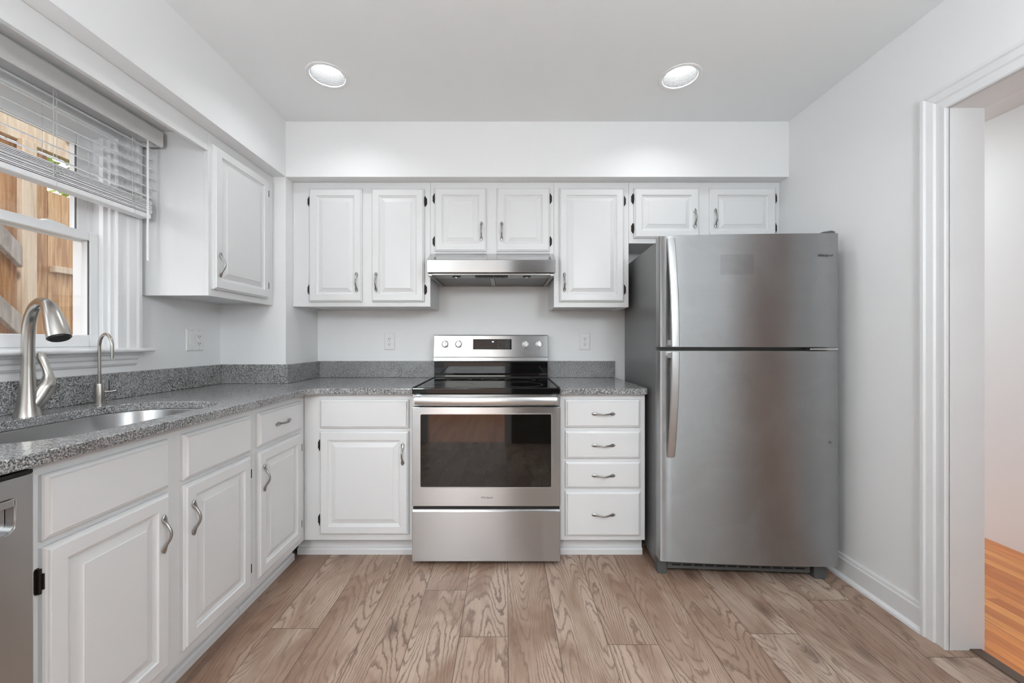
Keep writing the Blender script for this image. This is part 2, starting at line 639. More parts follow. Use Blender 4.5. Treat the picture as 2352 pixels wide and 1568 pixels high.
# left wall with window opening
WY0, WY1, WZ0, WZ1 = 0.70, 1.690, 1.125, 2.030
def wall_with_hole(name, axis, a0, a1, u0, u1, z0, z1, hu0, hu1, hz0, hz1):
    lst = []
    def add(ua, ub, za, zb):
        if ub - ua > 1e-5 and zb - za > 1e-5:
            lst.append((a0, a1, ua, ub, za, zb) if axis == 'x' else (ua, ub, a0, a1, za, zb))
    add(u0, hu0, z0, z1)
    add(hu1, u1, z0, z1)
    add(hu0, hu1, z0, hz0)
    add(hu0, hu1, hz1, z1)
    return struct(boxes(name, 'wall', None, lst))


wall_with_hole('wall_left', 'x', XL - 0.16, XL, YR - WT, YB + WT, 0, ZC, WY0, WY1, WZ0, WZ1)
struct(boxes('wall_back', 'wall', None, [(XL, XR + WT, YB, YB + WT, 0, ZC)]))
DY0, DY1, DZ = 0.55, 1.500, 2.055      # doorway in the right wall
wall_with_hole('wall_right', 'x', XR, XR + WT - 0.001, YR - WT, YB, 0, ZC, DY0, DY1, 0, DZ)
wall_with_hole('wall_rear', 'y', YR - WT, YR, XL, XR, 0, ZC, -0.90, -0.02, 0, DZ)
struct(boxes('wall_hall', 'wall', None, [(HX, HX + 0.1, -1.0, 4.2, 0, ZC), (XR + WT, HX, 4.1, 4.2, 0, ZC), (XR + WT, HX, -1.1, -1.0, 0, ZC)]))
wall_with_hole('wall_dining', 'y', -3.6, -3.5, -2.6, XR + WT, 0, ZC, -1.7, 0.3, 0.5, 2.1)
struct(boxes('wall_dining_side', 'wall', None, [(-2.7, -2.6, -3.6, YR - WT, 0, ZC), (XR + WT, XR + WT + 0.1, -3.6, -1.1, 0, ZC),
                                             (-2.6, XL - 0.16, YR - WT, YR, 0, ZC)]))
# soffit and pipe chase
struct(boxes('wall_soffit', 'wall', None, [(XL, XCH, YR, YB, ZS, ZC), (XCH, XR, YCH, YB, ZS, ZC)]))
struct(boxes('wall_chase', 'wall', None, [(XL, XCH, YCH, YB, 0, ZS)]))

CANS = [(-0.872, 1.925), (0.852, 1.935)]
def circle(cx, cy, r, n=40):
    return [(cx + r * math.cos(2 * math.pi * k / n), cy + r * math.sin(2 * math.pi * k / n)) for k in range(n)]


bm = bmesh.new()
poly_slab(bm, [(XL - 0.16, YR - WT), (XR + WT, YR - WT), (XR + WT, YB + WT), (XL - 0.16, YB + WT)],
          [circle(x, y, 0.084)[::-1] for x, y in CANS], ZC, ZC + 0.012)
struct(finish(bm, 'ceiling', 'ceiling'))
struct(boxes('ceiling.001', 'ceiling', None, [(XR + WT, HX + 0.1, -1.1, 4.2, ZC, ZC + 0.05)]))
struct(boxes('ceiling.002', 'ceiling', None, [(-2.7, XR + WT, -3.6, YR - WT, ZC, ZC + 0.05)]))


def can_light(x, y, label, lens='lens', group=None):
    t = thing('recessed_light', label, 'ceiling light', (x, y, ZC), 0, group)
    bm = bmesh.new()
    lathe(bm, [(0.080, 0.0), (0.0995, 0.0), (0.0985, -0.003), (0.094, -0.005), (0.086, -0.0055), (0.081, -0.003), (0.080, 0.0)], 48, cap=False)
    finish(bm, 'trim_ring', 'white_plastic', t, smooth='auto')
    bm = bmesh.new()
    prof = [(0.0815, -0.001)]
    for i in range(9):
        prof += [(0.0815 - i * 0.0012, 0.004 + i * 0.006), (0.0795 - i * 0.0012, 0.007 + i * 0.006)]
    prof += [(0.0698, 0.058), (0.0705, 0.070), (0.083, 0.070), (0.0835, 0.0)]
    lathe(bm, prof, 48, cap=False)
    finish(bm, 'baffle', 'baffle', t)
    bm = bmesh.new()
    lathe(bm, [(0.0695, 0.066), (0.0695, 0.056), (0.060, 0.0525), (0.030, 0.050), (0.004, 0.0495)], 48)
    finish(bm, 'lens', lens, t, smooth='auto')
    return t


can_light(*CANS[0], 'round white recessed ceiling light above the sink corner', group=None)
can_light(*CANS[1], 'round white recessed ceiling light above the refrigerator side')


def fill_dome(x, y, label, r=0.17, mat='rear_fill'):  # added ceiling domes, out of view, for fill
    t = thing('fill_dome_light', label, 'ceiling light', (x, y, ZC))
    bm = bmesh.new()
    lathe(bm, [(r + 0.012, 0.0), (r + 0.012, -0.02), (r, -0.024), (r, 0.0)], 40)
    finish(bm, 'base', 'white_plastic', t)
    bm = bmesh.new()
    lathe(bm, [(r - 0.005, -0.0245)] + [(r * math.cos(a) - 0.005 * (1 - a), -0.0245 - 0.07 * math.sin(a)) for a in (0.3, 0.7, 1.1, 1.4)], 40)
    finish(bm, 'shade', mat, t, smooth='auto')



def pendant(x, y, z, r, label, lamp):  # added globe lamps, out of view, to brighten the kitchen
    t = thing('fill_pendant', label, 'added fill lamp', (x, y, ZC))
    bm = bmesh.new()
    lathe(bm, [(0.06, 0.0), (0.06, -0.015), (0.045, -0.028), (0.012, -0.032)], 28)
    finish(bm, 'canopy', 'white_plastic', t, smooth='auto')
    bm = bmesh.new()
    sweep(bm, [(0, 0, -0.03), (0, 0, z + r - ZC)], 0.006, segs=10)
    finish(bm, 'rod', 'white_plastic', t)
    bm = bmesh.new()
    n = 14
    lathe(bm, [(max(0.004, r * math.sin(math.pi * i / n)), z - ZC + r * math.cos(math.pi * i / n)) for i in range(n + 1)], 32)
    finish(bm, 'globe', lamp, t, smooth='auto')


pendant(-1.02, 0.02, 1.78, 0.135, 'added white globe fill lamp behind the camera, nearer the sink wall', 'globe')
pendant(0.86, 0.02, 1.78, 0.135, 'added white globe fill lamp behind the camera, nearer the doorway', 'globe_bright')
fill_dome(2.25, 3.0, 'added white dome fill light in the hall beyond the doorway', 0.14, 'hall_fill')
fill_dome(-0.7, -1.9, 'added white dome fill light in the room behind the camera', 0.22)

# doorway casing and jambs on the right wall
def casing_profile(w):        # (offset across, thickness)
    return [(0, 0), (0, 0.012), (0.004, 0.016), (w * 0.30, 0.013), (w * 0.42, 0.013), (w * 0.5, 0.018), (w * 0.78, 0.021), (w * 0.86, 0.026), (w, 0.026), (w, 0)]


def frame_casing(name, mat, xw, sgn, y0, y1, z0, z1, w, bottom=False, parent=None):
    """mitred casing round an opening in a wall plane x = xw; sgn is the side it stands out to"""
    bm = bmesh.new()
    prof = casing_profile(w)
    corners = []
    for q, th in prof:
        ring = [(y0 - q, z0 if not bottom else z0 - q), (y0 - q, z1 + q), (y1 + q, z1 + q), (y1 + q, z0 if not bottom else z0 - q)]
        corners.append([bm.verts.new((xw + sgn * th, a, b)) for a, b in ring])
    n = len(prof)
    for i in range(n):
        A, B = corners[i], corners[(i + 1) % n]
        for k in range(3 + (1 if bottom else 0)):
            j = (k + 1) % 4
            bm.faces.new((A[k], A[j], B[j], B[k]))
    if not bottom:
        bm.faces.new([c[0] for c in corners])
        bm.faces.new([c[3] for c in corners][::-1])
    return finish(bm, name, mat, parent)


struct(frame_casing('trim_2', 'trim', XR, -1, DY0 + 0.018, DY1 - 0.018, 0.0, DZ - 0.018, 0.082))
struct(boxes('trim_3', 'trim', None, [(XR - 0.002, XR + WT, DY1 - 0.018, DY1, 0.0, DZ), (XR - 0.002, XR + WT, DY0, DY0 + 0.018, 0.0, DZ),
                                    (XR - 0.002, XR + WT, DY0, DY1, DZ - 0.018, DZ)]))
struct(frame_casing('trim_4', 'trim', XR + WT, 1, DY0 + 0.018, DY1 - 0.018, 0.0, DZ - 0.018, 0.070))


def baseboard(name, axis, u0, u1, wall, sgn):
    prof = [(0, 0), (0, 0.112), (0.006, 0.112), (0.009, 0.104), (0.009, 0.098), (0.013, 0.090), (0.013, 0.020), (0.026, 0.010), (0.028, 0.0)]
    bm = bmesh.new()
    prism(bm, [(wall + sgn * a, b) for a, b in prof], u0, u1, axis)
    return struct(finish(bm, name, 'trim'))


baseboard('baseboard_right', 'y', DY1 + 0.064, YB, XR, -1)
# added dark door on the rear wall, for dark reflections in steel and glass
struct(boxes('reflection_door', 'reflection_dark', None, [(0.06, 0.86, YR + 0.001, YR + 0.03, 0.008, 2.35), (0.14, 0.42, YR + 0.03, YR + 0.036, 1.15, 1.95),
                                         (0.50, 0.78, YR + 0.03, YR + 0.036, 1.15, 1.95), (0.14, 0.42, YR + 0.03, YR + 0.036, 0.2, 1.0), (0.50, 0.78, YR + 0.03, YR + 0.036, 0.2, 1.0)], 0.003))
struct(boxes('reflection_door_trim', 'trim', None, [(0.0, 0.06, YR, YR + 0.02, 0, 2.41), (0.86, 0.92, YR, YR + 0.02, 0, 2.41), (0.06, 0.86, YR, YR + 0.02, 2.35, 2.41)], 0.003))  # surround of the added dark door

# ------------------------------------------------------------------ window
def window():
    t = bpy.data.objects.new('window_1', None)
    COL.objects.link(t)
    struct(t)
    XO = XL - 0.16
    boxes('jamb', 'trim', t, [(XO, XL, WY1 - 0.012, WY1 + 0.001, WZ0, WZ1), (XO, XL, WY0 - 0.001, WY0 + 0.012, WZ0, WZ1),
                              (XO, XL, WY0, WY1, WZ1 - 0.012, WZ1 + 0.001), (XO - 0.03, XL - 0.02, WY0, WY1, WZ0 - 0.001, WZ0 + 0.012),
                              (XL - 0.035, XL - 0.016, WY1 - 0.026, WY1 - 0.011, WZ0, WZ1 - 0.012),
                              (XL - 0.082, XL - 0.074, WY1 - 0.030, WY1 - 0.011, 1.61, WZ1 - 0.012)], 0.0015)
    frame_casing('casing', 'trim', XL, 1, WY0 + 0.004, WY1 + 0.002, WZ0 + 0.005, WZ1 - 0.004, 0.078 + 0.028, False, t)
    bm = bmesh.new()
    prism(bm, [(XL - 0.05, 1.112), (XL - 0.05, 1.131), (XL + 0.047, 1.131), (XL + 0.053, 1.127), (XL + 0.055, 1.1215), (XL + 0.053, 1.116), (XL + 0.047, 1.112)], 0.55, 1.835, 'y')
    finish(bm, 'stool', 'trim', t)
    bm = bmesh.new()
    prism(bm, [(XL, 1.112), (XL + 0.030, 1.112), (XL + 0.028, 1.104), (XL + 0.020, 1.098), (XL + 0.018, 1.085), (XL + 0.012, 1.078),
               (XL + 0.012, 1.064), (XL + 0.007, 1.056), (XL, 1.052)], 0.58, 1.79, 'y')
    finish(bm, 'apron', 'trim', t)

    def sash(name, x0, x1, y0, y1, z0, z1, st, rb, rt):
        s = boxes(name, 'trim', t, [(x0, x1, y0, y0 + st, z0, z1), (x0, x1, y1 - st, y1, z0, z1), (x0, x1, y0 + st, y1 - st, z0, z0 + rb), (x0, x1, y0 + st, y1 - st, z1 - rt, z1)], 0.004)
        xm = (x0 + x1) / 2
        boxes('glazing_strip', 'grey_plastic', s, [(x1 - 0.008, x1 - 0.003, y1 - st - 0.0025, y1 - st + 0.0005, z0 + rb, z1 - rt)])
        boxes('pane', 'glass', s, [(xm - 0.002, xm + 0.002, y0 + st - 0.005, y1 - st + 0.005, z0 + rb - 0.005, z1 - rt + 0.005)])
        return s
    lo = sash('lower_sash', XL - 0.072, XL - 0.036, WY0 + 0.012, WY1 - 0.012, WZ0 + 0.012, 1.612, 0.048, 0.050, 0.036)
    sash('upper_sash', XL - 0.112, XL - 0.078, WY0 + 0.012, WY1 - 0.026, 1.575, WZ1 - 0.012, 0.044, 0.036, 0.044)
    bm = bmesh.new()
    prism(bm, [(1.470, 1.612), (1.556, 1.612), (1.546, 1.618), (1.52, 1.622), (1.49, 1.624), (1.478, 1.619)], XL - 0.068, XL - 0.045, 'x')
    finish(bm, 'sash_lock', 'white_plastic', lo, 0.002)
    bm = bmesh.new()
    box(bm, XL - 0.108, XL - 0.102, WY1 - 0.118, WY1 - 0.112, 1.2, 1.3)
    bm.free()
window()

# ------------------------------------------------------------------ blind
def blind():
    y0, y1 = 0.62, 1.792
    t = thing('window_blind', 'white horizontal slat blind half raised over the sink window', 'blind', (XL, 0, 2.02))
    t.location = (0, 0, 0)
    xa, xb = XL + 0.033, XL + 0.083
    xm = (xa + xb) / 2
    bm = bmesh.new()
    prism(bm, [(XL + 0.118, 2.040), (XL + 0.127, 2.045), (XL + 0.127, 2.104), (XL + 0.122, 2.112), (XL + 0.116, 2.112)], y0, y1, 'y')
    box(bm, XL + 0.03, XL + 0.1165, y1 - 0.005, y1, 2.042, 2.110)
    finish(bm, 'valance', 'blind_val', t)
    boxes('head_rail', 'blind', t, [(xa, xb + 0.005, y0 + 0.01, y1 - 0.01, 2.060, 2.100)], 0.002)
    zs = [2.036 - 0.0435 * i for i in range(6)]
    k = 0

    def slat(z, tilt=0.0, jit=0.0):
        bm = bmesh.new()
        prof = []
        n = 6
        for i in range(n + 1):
            u = i / n
            prof.append((xa + u * (xb - xa), z + 0.003 * math.sin(math.pi * u) + tilt * (u - 0.5)))
        prof += [(x, zz - 0.0028) for x, zz in prof[::-1]]
        prism(bm, prof, y0 + 0.012 + jit, y1 - 0.010 + jit, 'y')
        return finish(bm, 'slat', 'blind', t)
    for z in zs:
        slat(z, -0.022)
    rnd = random.Random(3)
    z = 1.738
    for i in range(12):
        slat(z, rnd.uniform(-0.002, 0.002), rnd.uniform(-0.003, 0.003))
        z += rnd.uniform(0.0042, 0.0052)
    boxes('bottom_rail', 'blind', t, [(xa, xb, y0 + 0.012, y1 - 0.012, 1.712, 1.733)], 0.004)
    for yc in (0.80, 1.405, 1.700):
        bm = bmesh.new()
        for x in (xa - 0.001, xb + 0.001):
            sweep(bm, [(x, yc, 1.712), (x, yc, 2.062)], 0.0007, segs=6)
        sweep(bm, [(xb + 0.0025, yc - 0.012, 1.735), (xb + 0.0025, yc - 0.012, 2.062)], 0.0008, segs=6)
        # loose loops of ladder cord gathered at the stack
        for q in range(3):
            cy = yc + rnd.uniform(-0.01, 0.012)
            cz = 1.765 + rnd.uniform(-0.02, 0.02)
            pts = [(xb + 0.006 + 0.004 * math.sin(a * 2), cy + 0.014 * math.cos(a), cz + 0.014 * math.sin(a + q)) for a in [i * 0.5 for i in range(12)]]
            sweep(bm, pts, 0.0008, segs=5)
        finish(bm, 'ladder_cord', 'cord', t)
    bm = bmesh.new()
    sweep(bm, [(XL + 0.108, 1.735, 2.052), (XL + 0.108, 1.735, 1.515)], [0.0042, 0.0042], segs=8)
    wand = finish(bm, 'tilt_wand', 'white_plastic', t, smooth='auto')
    bm = bmesh.new()
    pts = [(XL + 0.108 + 0.006 * math.sin(a), 1.735 + 0.004 * math.cos(a), 2.05 + 0.004 * a) for a in [i * 0.4 for i in range(9)]]
    sweep(bm, pts, 0.0016, segs=6)
    finish(bm, 'hook', 'pull', wand)
blind()

# ------------------------------------------------------------------ cabinets
def pull(parent, x, z, y=0.0, vertical=True, L=0.118, flip=1):
    """arched satin pull with teardrop feet, standing out to -y"""
    bm = bmesh.new()
    n = 20
    pts, rw, rt = [], [], []
    for i in range(n + 1):
        tt = -1 + 2 * i / n
        a = abs(tt)
        h = 0.0045 + 0.021 * (0.5 + 0.5 * math.cos(math.pi * min(1, a / 0.80))) ** 0.8
        u = tt * L / 2
        pts.append((x, y - h, z + u) if vertical else (x + u, y - h, z))
        wv = 0.0042
        if a > 0.55:
            q = (a - 0.55) / 0.45
            wv = 0.0042 + 0.0050 * math.sin(math.pi * min(1, q * 1.02)) ** 1.0
        if a > 0.99: wv = 0.0020
        rw.append(wv)
        rt.append(0.0042 if a < 0.7 else 0.0042 - 0.0012 * (a - 0.7) / 0.3)
    sweep(bm, pts, rw, rt, side=(1, 0, 0) if vertical else (0, 0, 1), segs=12)
    return finish(bm, 'handle', 'pull', parent, smooth='auto')


def hinge(parent, x, z, sgn, y=0.0):
    """dark exposed leaf beside a door edge (sgn -1 left, +1 right) with a knuckle at the edge"""
    bm = bmesh.new()
    w, h = 0.0145, 0.030
    prof = [(0, -h), (sgn * w * 0.45, -h * 0.98), (sgn * w * 0.7, -h * 0.72), (sgn * w, -h * 0.55), (sgn * w, h * 0.55),
            (sgn * w * 0.7, h * 0.72), (sgn * w * 0.45, h * 0.98), (0, h)]
    prof = [(x + a, z + b) for a, b in prof]
    prism(bm, prof, y + 0.0178, y + 0.0205, 'y')
    sweep(bm, [(x + sgn * 0.0025, y + 0.0135, z - h * 0.95), (x + sgn * 0.0025, y + 0.0135, z + h * 0.95)], 0.0042, segs=8)
    box(bm, x, x + sgn * 0.003, y + 0.004, y + 0.0195, z - h * 0.6, z + h * 0.6)
    for q in (-0.5, 0.5):
        lathe(bm, [(0.0028, y + 0.0165), (0.0028, y + 0.018)], 8, (x + sgn * 0.0085, 0, z + q * h * 0.8), 'y')
    return finish(bm, 'hinge', 'bronze', parent)


DT = 0.020


def raised_door(parent, x0, x1, z0, z1, handle=None, hinges=None, hdl='low'):
    bm = bmesh.new()
    wd, ht = x1 - x0, z1 - z0
    loft_rects(bm, wd, ht, [(0.0, 0.0), (0.0, -0.010), (0.003, -0.0135), (0.007, -0.0150), (0.009, -DT + 0.0005), (0.011, -DT), (0.044, -DT), (0.0455, -0.0185), (0.047, -0.0145),
                            (0.052, -0.0130), (0.056, -0.0095), (0.060, -0.0095), (0.0815, -0.0165), (0.083, -0.018)], x0, z0)
    d = finish(bm, 'door', 'cab', parent)
    if handle:
        hx = x0 + 0.030 if handle == 'l' else x1 - 0.030
        hz = z0 + 0.118 if hdl == 'low' else z1 - 0.118
        pull(d, hx, hz, -DT)
    if hinges:
        hx, sg = (x0, -1) if hinges == 'l' else (x1, 1)
        off = 0.075 if ht > 0.45 else 0.062
        for z in (z0 + off, z1 - off):
            hinge(d, hx, z, sg, -DT)
    return d


def slab_front(parent, x0, x1, z0, z1, name='drawer', handle=True):
    bm = bmesh.new()
    loft_rects(bm, x1 - x0, z1 - z0, [(0.0, 0.0), (0.0, -0.009), (0.003, -0.0125), (0.009, -0.0150), (0.012, -DT)], x0, z0)
    d = finish(bm, name, 'cab', parent)
    if handle:
        pull(d, (x0 + x1) / 2, (z0 + z1) / 2, -DT, vertical=False, L=0.124)
    return d


def carcass(parent, w, d, z0, z1, toe=0.0, toe_in=0.063, top=True, face_x=None, toe_l=0.0, toe_r=0.0, back_in=0.003):
    """cabinet box: face frame in front at y=0, sides, bottom, back"""
    t = 0.016
    lst = [(0, w, 0, 0.019, z0, z1), (0, t, 0.019, d - back_in, z0, z1), (w - t, w, 0.019, d - back_in, z0, z1),
           (t, w - t, 0.019, d - back_in, z0 + 0.010, z0 + 0.026), (t, w - t, d - back_in - 0.006, d - back_in, z0, z1)]
    if top:
        lst.append((t, w - t, 0.019, d - back_in, z1 - t, z1))
    b = boxes('body', 'cab', parent, lst, 0.0012, 1)
    if toe:
        bm = bmesh.new()
        box(bm, toe_l, w + toe_r, toe_in, toe_in + 0.02, 0.0, toe)
        prism(bm, [(toe_in, 0.0), (toe_in - 0.013, 0.0), (toe_in - 0.013, 0.026), (toe_in - 0.009, 0.034), (toe_in, 0.036)], toe_l, w + toe_r, 'x')
        finish(bm, 'toe_kick', 'cab', parent)
        for q in (0.03, w - 0.046):
            boxes('leg_panel', 'cab', parent, [(q, q + 0.016, toe_in + 0.03, d - 0.03, 0, toe)])
    return b


R90 = math.pi / 2
FX, FY = -1.076, 2.098          # face planes of the left and back base cabinets
UY = YB - 0.318                 # face plane of the back wall cabinets
ULX = -1.377                    # face plane of the left wall cabinet
BZ0, BZ1 = 0.104, 0.883

# -- back run, base
t = thing('base_cabinet', 'white corner base cabinet left of the range, one door below a blank drawer front', 'cabinet', (FX, FY, 0))
wB = -0.488 - FX
carcass(t, wB, YB - FY, BZ0, BZ1, BZ0, toe_l=-0.063)
slab_front(t, 0.090, 0.560, 0.701, 0.853, 'drawer_front', False)
raised_door(t, 0.090, 0.560, 0.140, 0.685, 'r', 'l', 'high')
# -- right of the range: four drawers
t = thing('drawer_cabinet', 'white four-drawer base cabinet between the range and the refrigerator', 'cabinet', (0.282, FY, 0))
carcass(t, 0.737 - 0.282, YB - FY, BZ0, BZ1, BZ0, toe_r=0.004)
for za, zb in ((0.706, 0.853), (0.541, 0.687), (0.385, 0.525), (0.132, 0.366)):
    slab_front(t, 0.030, 0.427, za, zb)
# -- left run, local x runs along world +y
def left(y):
    return (FX, y, 0)


t = thing('sink_cabinet', 'white two-door sink base cabinet under the window with two blank false fronts', 'cabinet', left(0.886), R90)
carcass(t, 1.664 - 0.886, FX - XL, BZ0, BZ1, BZ0, top=False)
slab_front(t, 0.020, 0.358, 0.701, 0.853, 'false_front', False)
slab_front(t, 0.414, 0.755, 0.701, 0.853, 'false_front', False)
raised_door(t, 0.020, 0.358, 0.140, 0.685, 'r', 'l', 'high')
raised_door(t, 0.414, 0.755, 0.140, 0.685, 'l', 'r', 'high')
t = thing('base_cabinet', 'narrow white base cabinet with one drawer over one door, between sink and corner', 'cabinet', left(1.666), R90)
carcass(t, FY - 1.666, FX - XL, BZ0, BZ1, BZ0)
slab_front(t, 0.024, 0.378, 0.706, 0.853)
raised_door(t, 0.024, 0.378, 0.140, 0.685, 'l', 'r', 'high')

# -- wall cabinets on the back wall
UZ0, UZ1 = 1.372, ZS - 0.001
def wall_cab(label, x0, x1, z0, doors, name='wall_cabinet'):
    t = thing(name, label, 'cabinet', (x0, UY, 0))
    carcass(t, x1 - x0, YB - UY, z0, UZ1)
    for a, b, za, zb, hd, hg in doors:
        raised_door(t, a - x0, b - x0, za, zb, hd, hg)
    return t


wall_cab('tall white two-door wall cabinet in the corner, left of the hood', XCH + 0.001, -0.4625, UZ0,
         [(-1.195, -0.874, 1.400, 2.086, 'r', 'l'), (-0.816, -0.497, 1.400, 2.086, 'l', 'r')])
wall_cab('short white two-door wall cabinet directly above the range hood', -0.4615, 0.2885, 1.690,
         [(-0.434, -0.121, 1.706, 2.090, 'r', 'l'), (-0.058, 0.263, 1.706, 2.090, 'l', 'r')])
wall_cab('tall white single-door wall cabinet between the hood and the refrigerator', 0.2895, 0.7445, UZ0 - 0.004,
         [(0.321, 0.713, 1.400, 2.088, 'l', 'r')])
wall_cab('short wide white two-door wall cabinet above the refrigerator', 0.7455, XR - 0.001, 1.757,
         [(0.774, 1.168, 1.786, 2.090, 'r', 'l'), (1.232, 1.632, 1.786, 2.090, 'l', 'r')])
# -- wall cabinet on the left wall
t = thing('wall_cabinet', 'white single-door wall cabinet beside the window, on the sink wall', 'cabinet', (ULX, 1.822, 0), R90)
carcass(t, YCH - 0.001 - 1.822, ULX - XL, UZ0, UZ1)
raised_door(t, 0.018, 0.440, 1.405, 2.082, 'l', 'r')
# valance board over the window, flush with the cabinet face
t = boxes('valance_board', 'cab', None, [(ULX - 0.019, ULX, 0.10, 1.821, 2.040, ZS - 0.001)], 0.0015)
tag(t, 'plain white valance board over the window, under the soffit', 'trim board')

# ------------------------------------------------------------------ worktops
def arc(cx, cy, r, a0, a1, n=8):
    return [(cx + r * math.cos(math.radians(a0 + (a1 - a0) * i / n)), cy + r * math.sin(math.radians(a0 + (a1 - a0) * i / n))) for i in range(n + 1)]


def rounded(x0, x1, y0, y1, rads):
    """rads: radius at (x0,y0),(x1,y0),(x1,y1),(x0,y1)"""
    r = rads
    return (arc(x0 + r[0], y0 + r[0], r[0], 180, 270, 12) + arc(x1 - r[1], y0 + r[1], r[1], 270, 360, 12) +
            arc(x1 - r[2], y1 - r[2], r[2], 0, 90, 12) + arc(x0 + r[3], y1 - r[3], r[3], 90, 180, 12))


CXF, CYF = -1.038, 2.060
SX0, SX1, SY0, SY1 = -1.535, -1.125, 0.930, 1.620
sink_hole = rounded(SX0, SX1, SY0, SY1, (0.17, 0.17, 0.13, 0.17))
t = thing('worktop', 'grey speckled granite worktop wrapping the sink corner, left of the range', 'countertop', (0, 0, ZT - 0.031))
t.location = (0, 0, 0)
bm = bmesh.new()
outer = [(XL + 0.001, 0.05), (CXF, 0.05)] + [(CXF, CYF - 0.075)] + arc(CXF + 0.075, CYF - 0.075, 0.075, 180, 90, 8)[1:] + \
        [(-0.4885, CYF), (-0.4885, YB - 0.001), (XCH + 0.001, YB - 0.001), (XCH + 0.001, YCH - 0.001), (XL + 0.001, YCH - 0.001)]
poly_slab(bm, outer, [sink_hole[::-1]], ZT - 0.030, ZT)
finish(bm, 'slab', 'granite', t, 0.0035, 2)
BT = 0.020
ZBS = 1.026
for a in ((XL + 0.001, XL + BT, 0.05, YCH - 0.001, ZT + 0.0005, ZBS), (XL + BT + 0.0005, XCH + 0.001, YCH - BT, YCH - 0.001, ZT + 0.0005, ZBS),
          (XCH + 0.001, XCH + BT, YCH - BT, YB - 0.001, ZT + 0.0005, ZBS), (XCH + BT + 0.0005, -0.4885, YB - BT, YB - 0.001, ZT + 0.0005, ZBS)):
    boxes('backsplash', 'granite', t, [a], 0.002)
t = thing('worktop', 'small grey speckled granite worktop between the range and the refrigerator', 'countertop', (0, 0, 0))
bm = bmesh.new()
poly_slab(bm, [(0.2815, CYF)] + arc(0.743 - 0.018, CYF + 0.018, 0.018, 270, 360, 6) + [(0.743, YB - 0.001), (0.2815, YB - 0.001)], [], ZT - 0.030, ZT)
finish(bm, 'slab', 'granite', t, 0.0035, 2)
boxes('backsplash', 'granite', t, [(0.2815, 0.743, YB - BT, YB - 0.001, ZT + 0.0005, ZBS)], 0.002)

# ------------------------------------------------------------------ sink
t = thing('sink', 'stainless undermount sink bowl sunk in the granite under the window', 'sink', (0, 0, 0))
bm = bmesh.new()
def inset_loop(d, z):
    return [bm.verts.new((x, y, z)) for x, y in rounded(SX0 - 0.004 + d, SX1 + 0.004 - d, SY0 - 0.004 + d, SY1 + 0.004 - d, tuple(max(0.03, r - d * 0.6) for r in (0.17, 0.17, 0.13, 0.17)))]
zt = ZT - 0.031
rings = [inset_loop(-0.014, zt), inset_loop(0.0, zt), inset_loop(0.003, zt - 0.006), inset_loop(0.010, zt - 0.150), inset_loop(0.022, zt - 0.180), inset_loop(0.05, zt - 0.190), inset_loop(0.12, zt - 0.193)]
out = [inset_loop(-0.003, zt - 0.004), inset_loop(0.006, zt - 0.153), inset_loop(0.020, zt - 0.186), inset_loop(0.12, zt - 0.196), ]
seq = out[::-1] + [inset_loop(-0.014, zt - 0.0015)] + rings
for A, B in zip(seq, seq[1:]):
    n = len(A)
    for i in range(n):
        bm.faces.new((A[i], A[(i + 1) % n], B[(i + 1) % n], B[i]))
bm.faces.new(seq[0]); bm.faces.new(seq[-1])
finish(bm, 'bowl', 'steel_sink', t, smooth='auto')
bm = bmesh.new()
lathe(bm, [(0.045, zt - 0.1925), (0.043, zt - 0.1905), (0.034, zt - 0.1905), (0.030, zt - 0.192)], 24, (-1.36, 1.275, 0))
finish(bm, 'drain', 'nickel', t, smooth='auto')

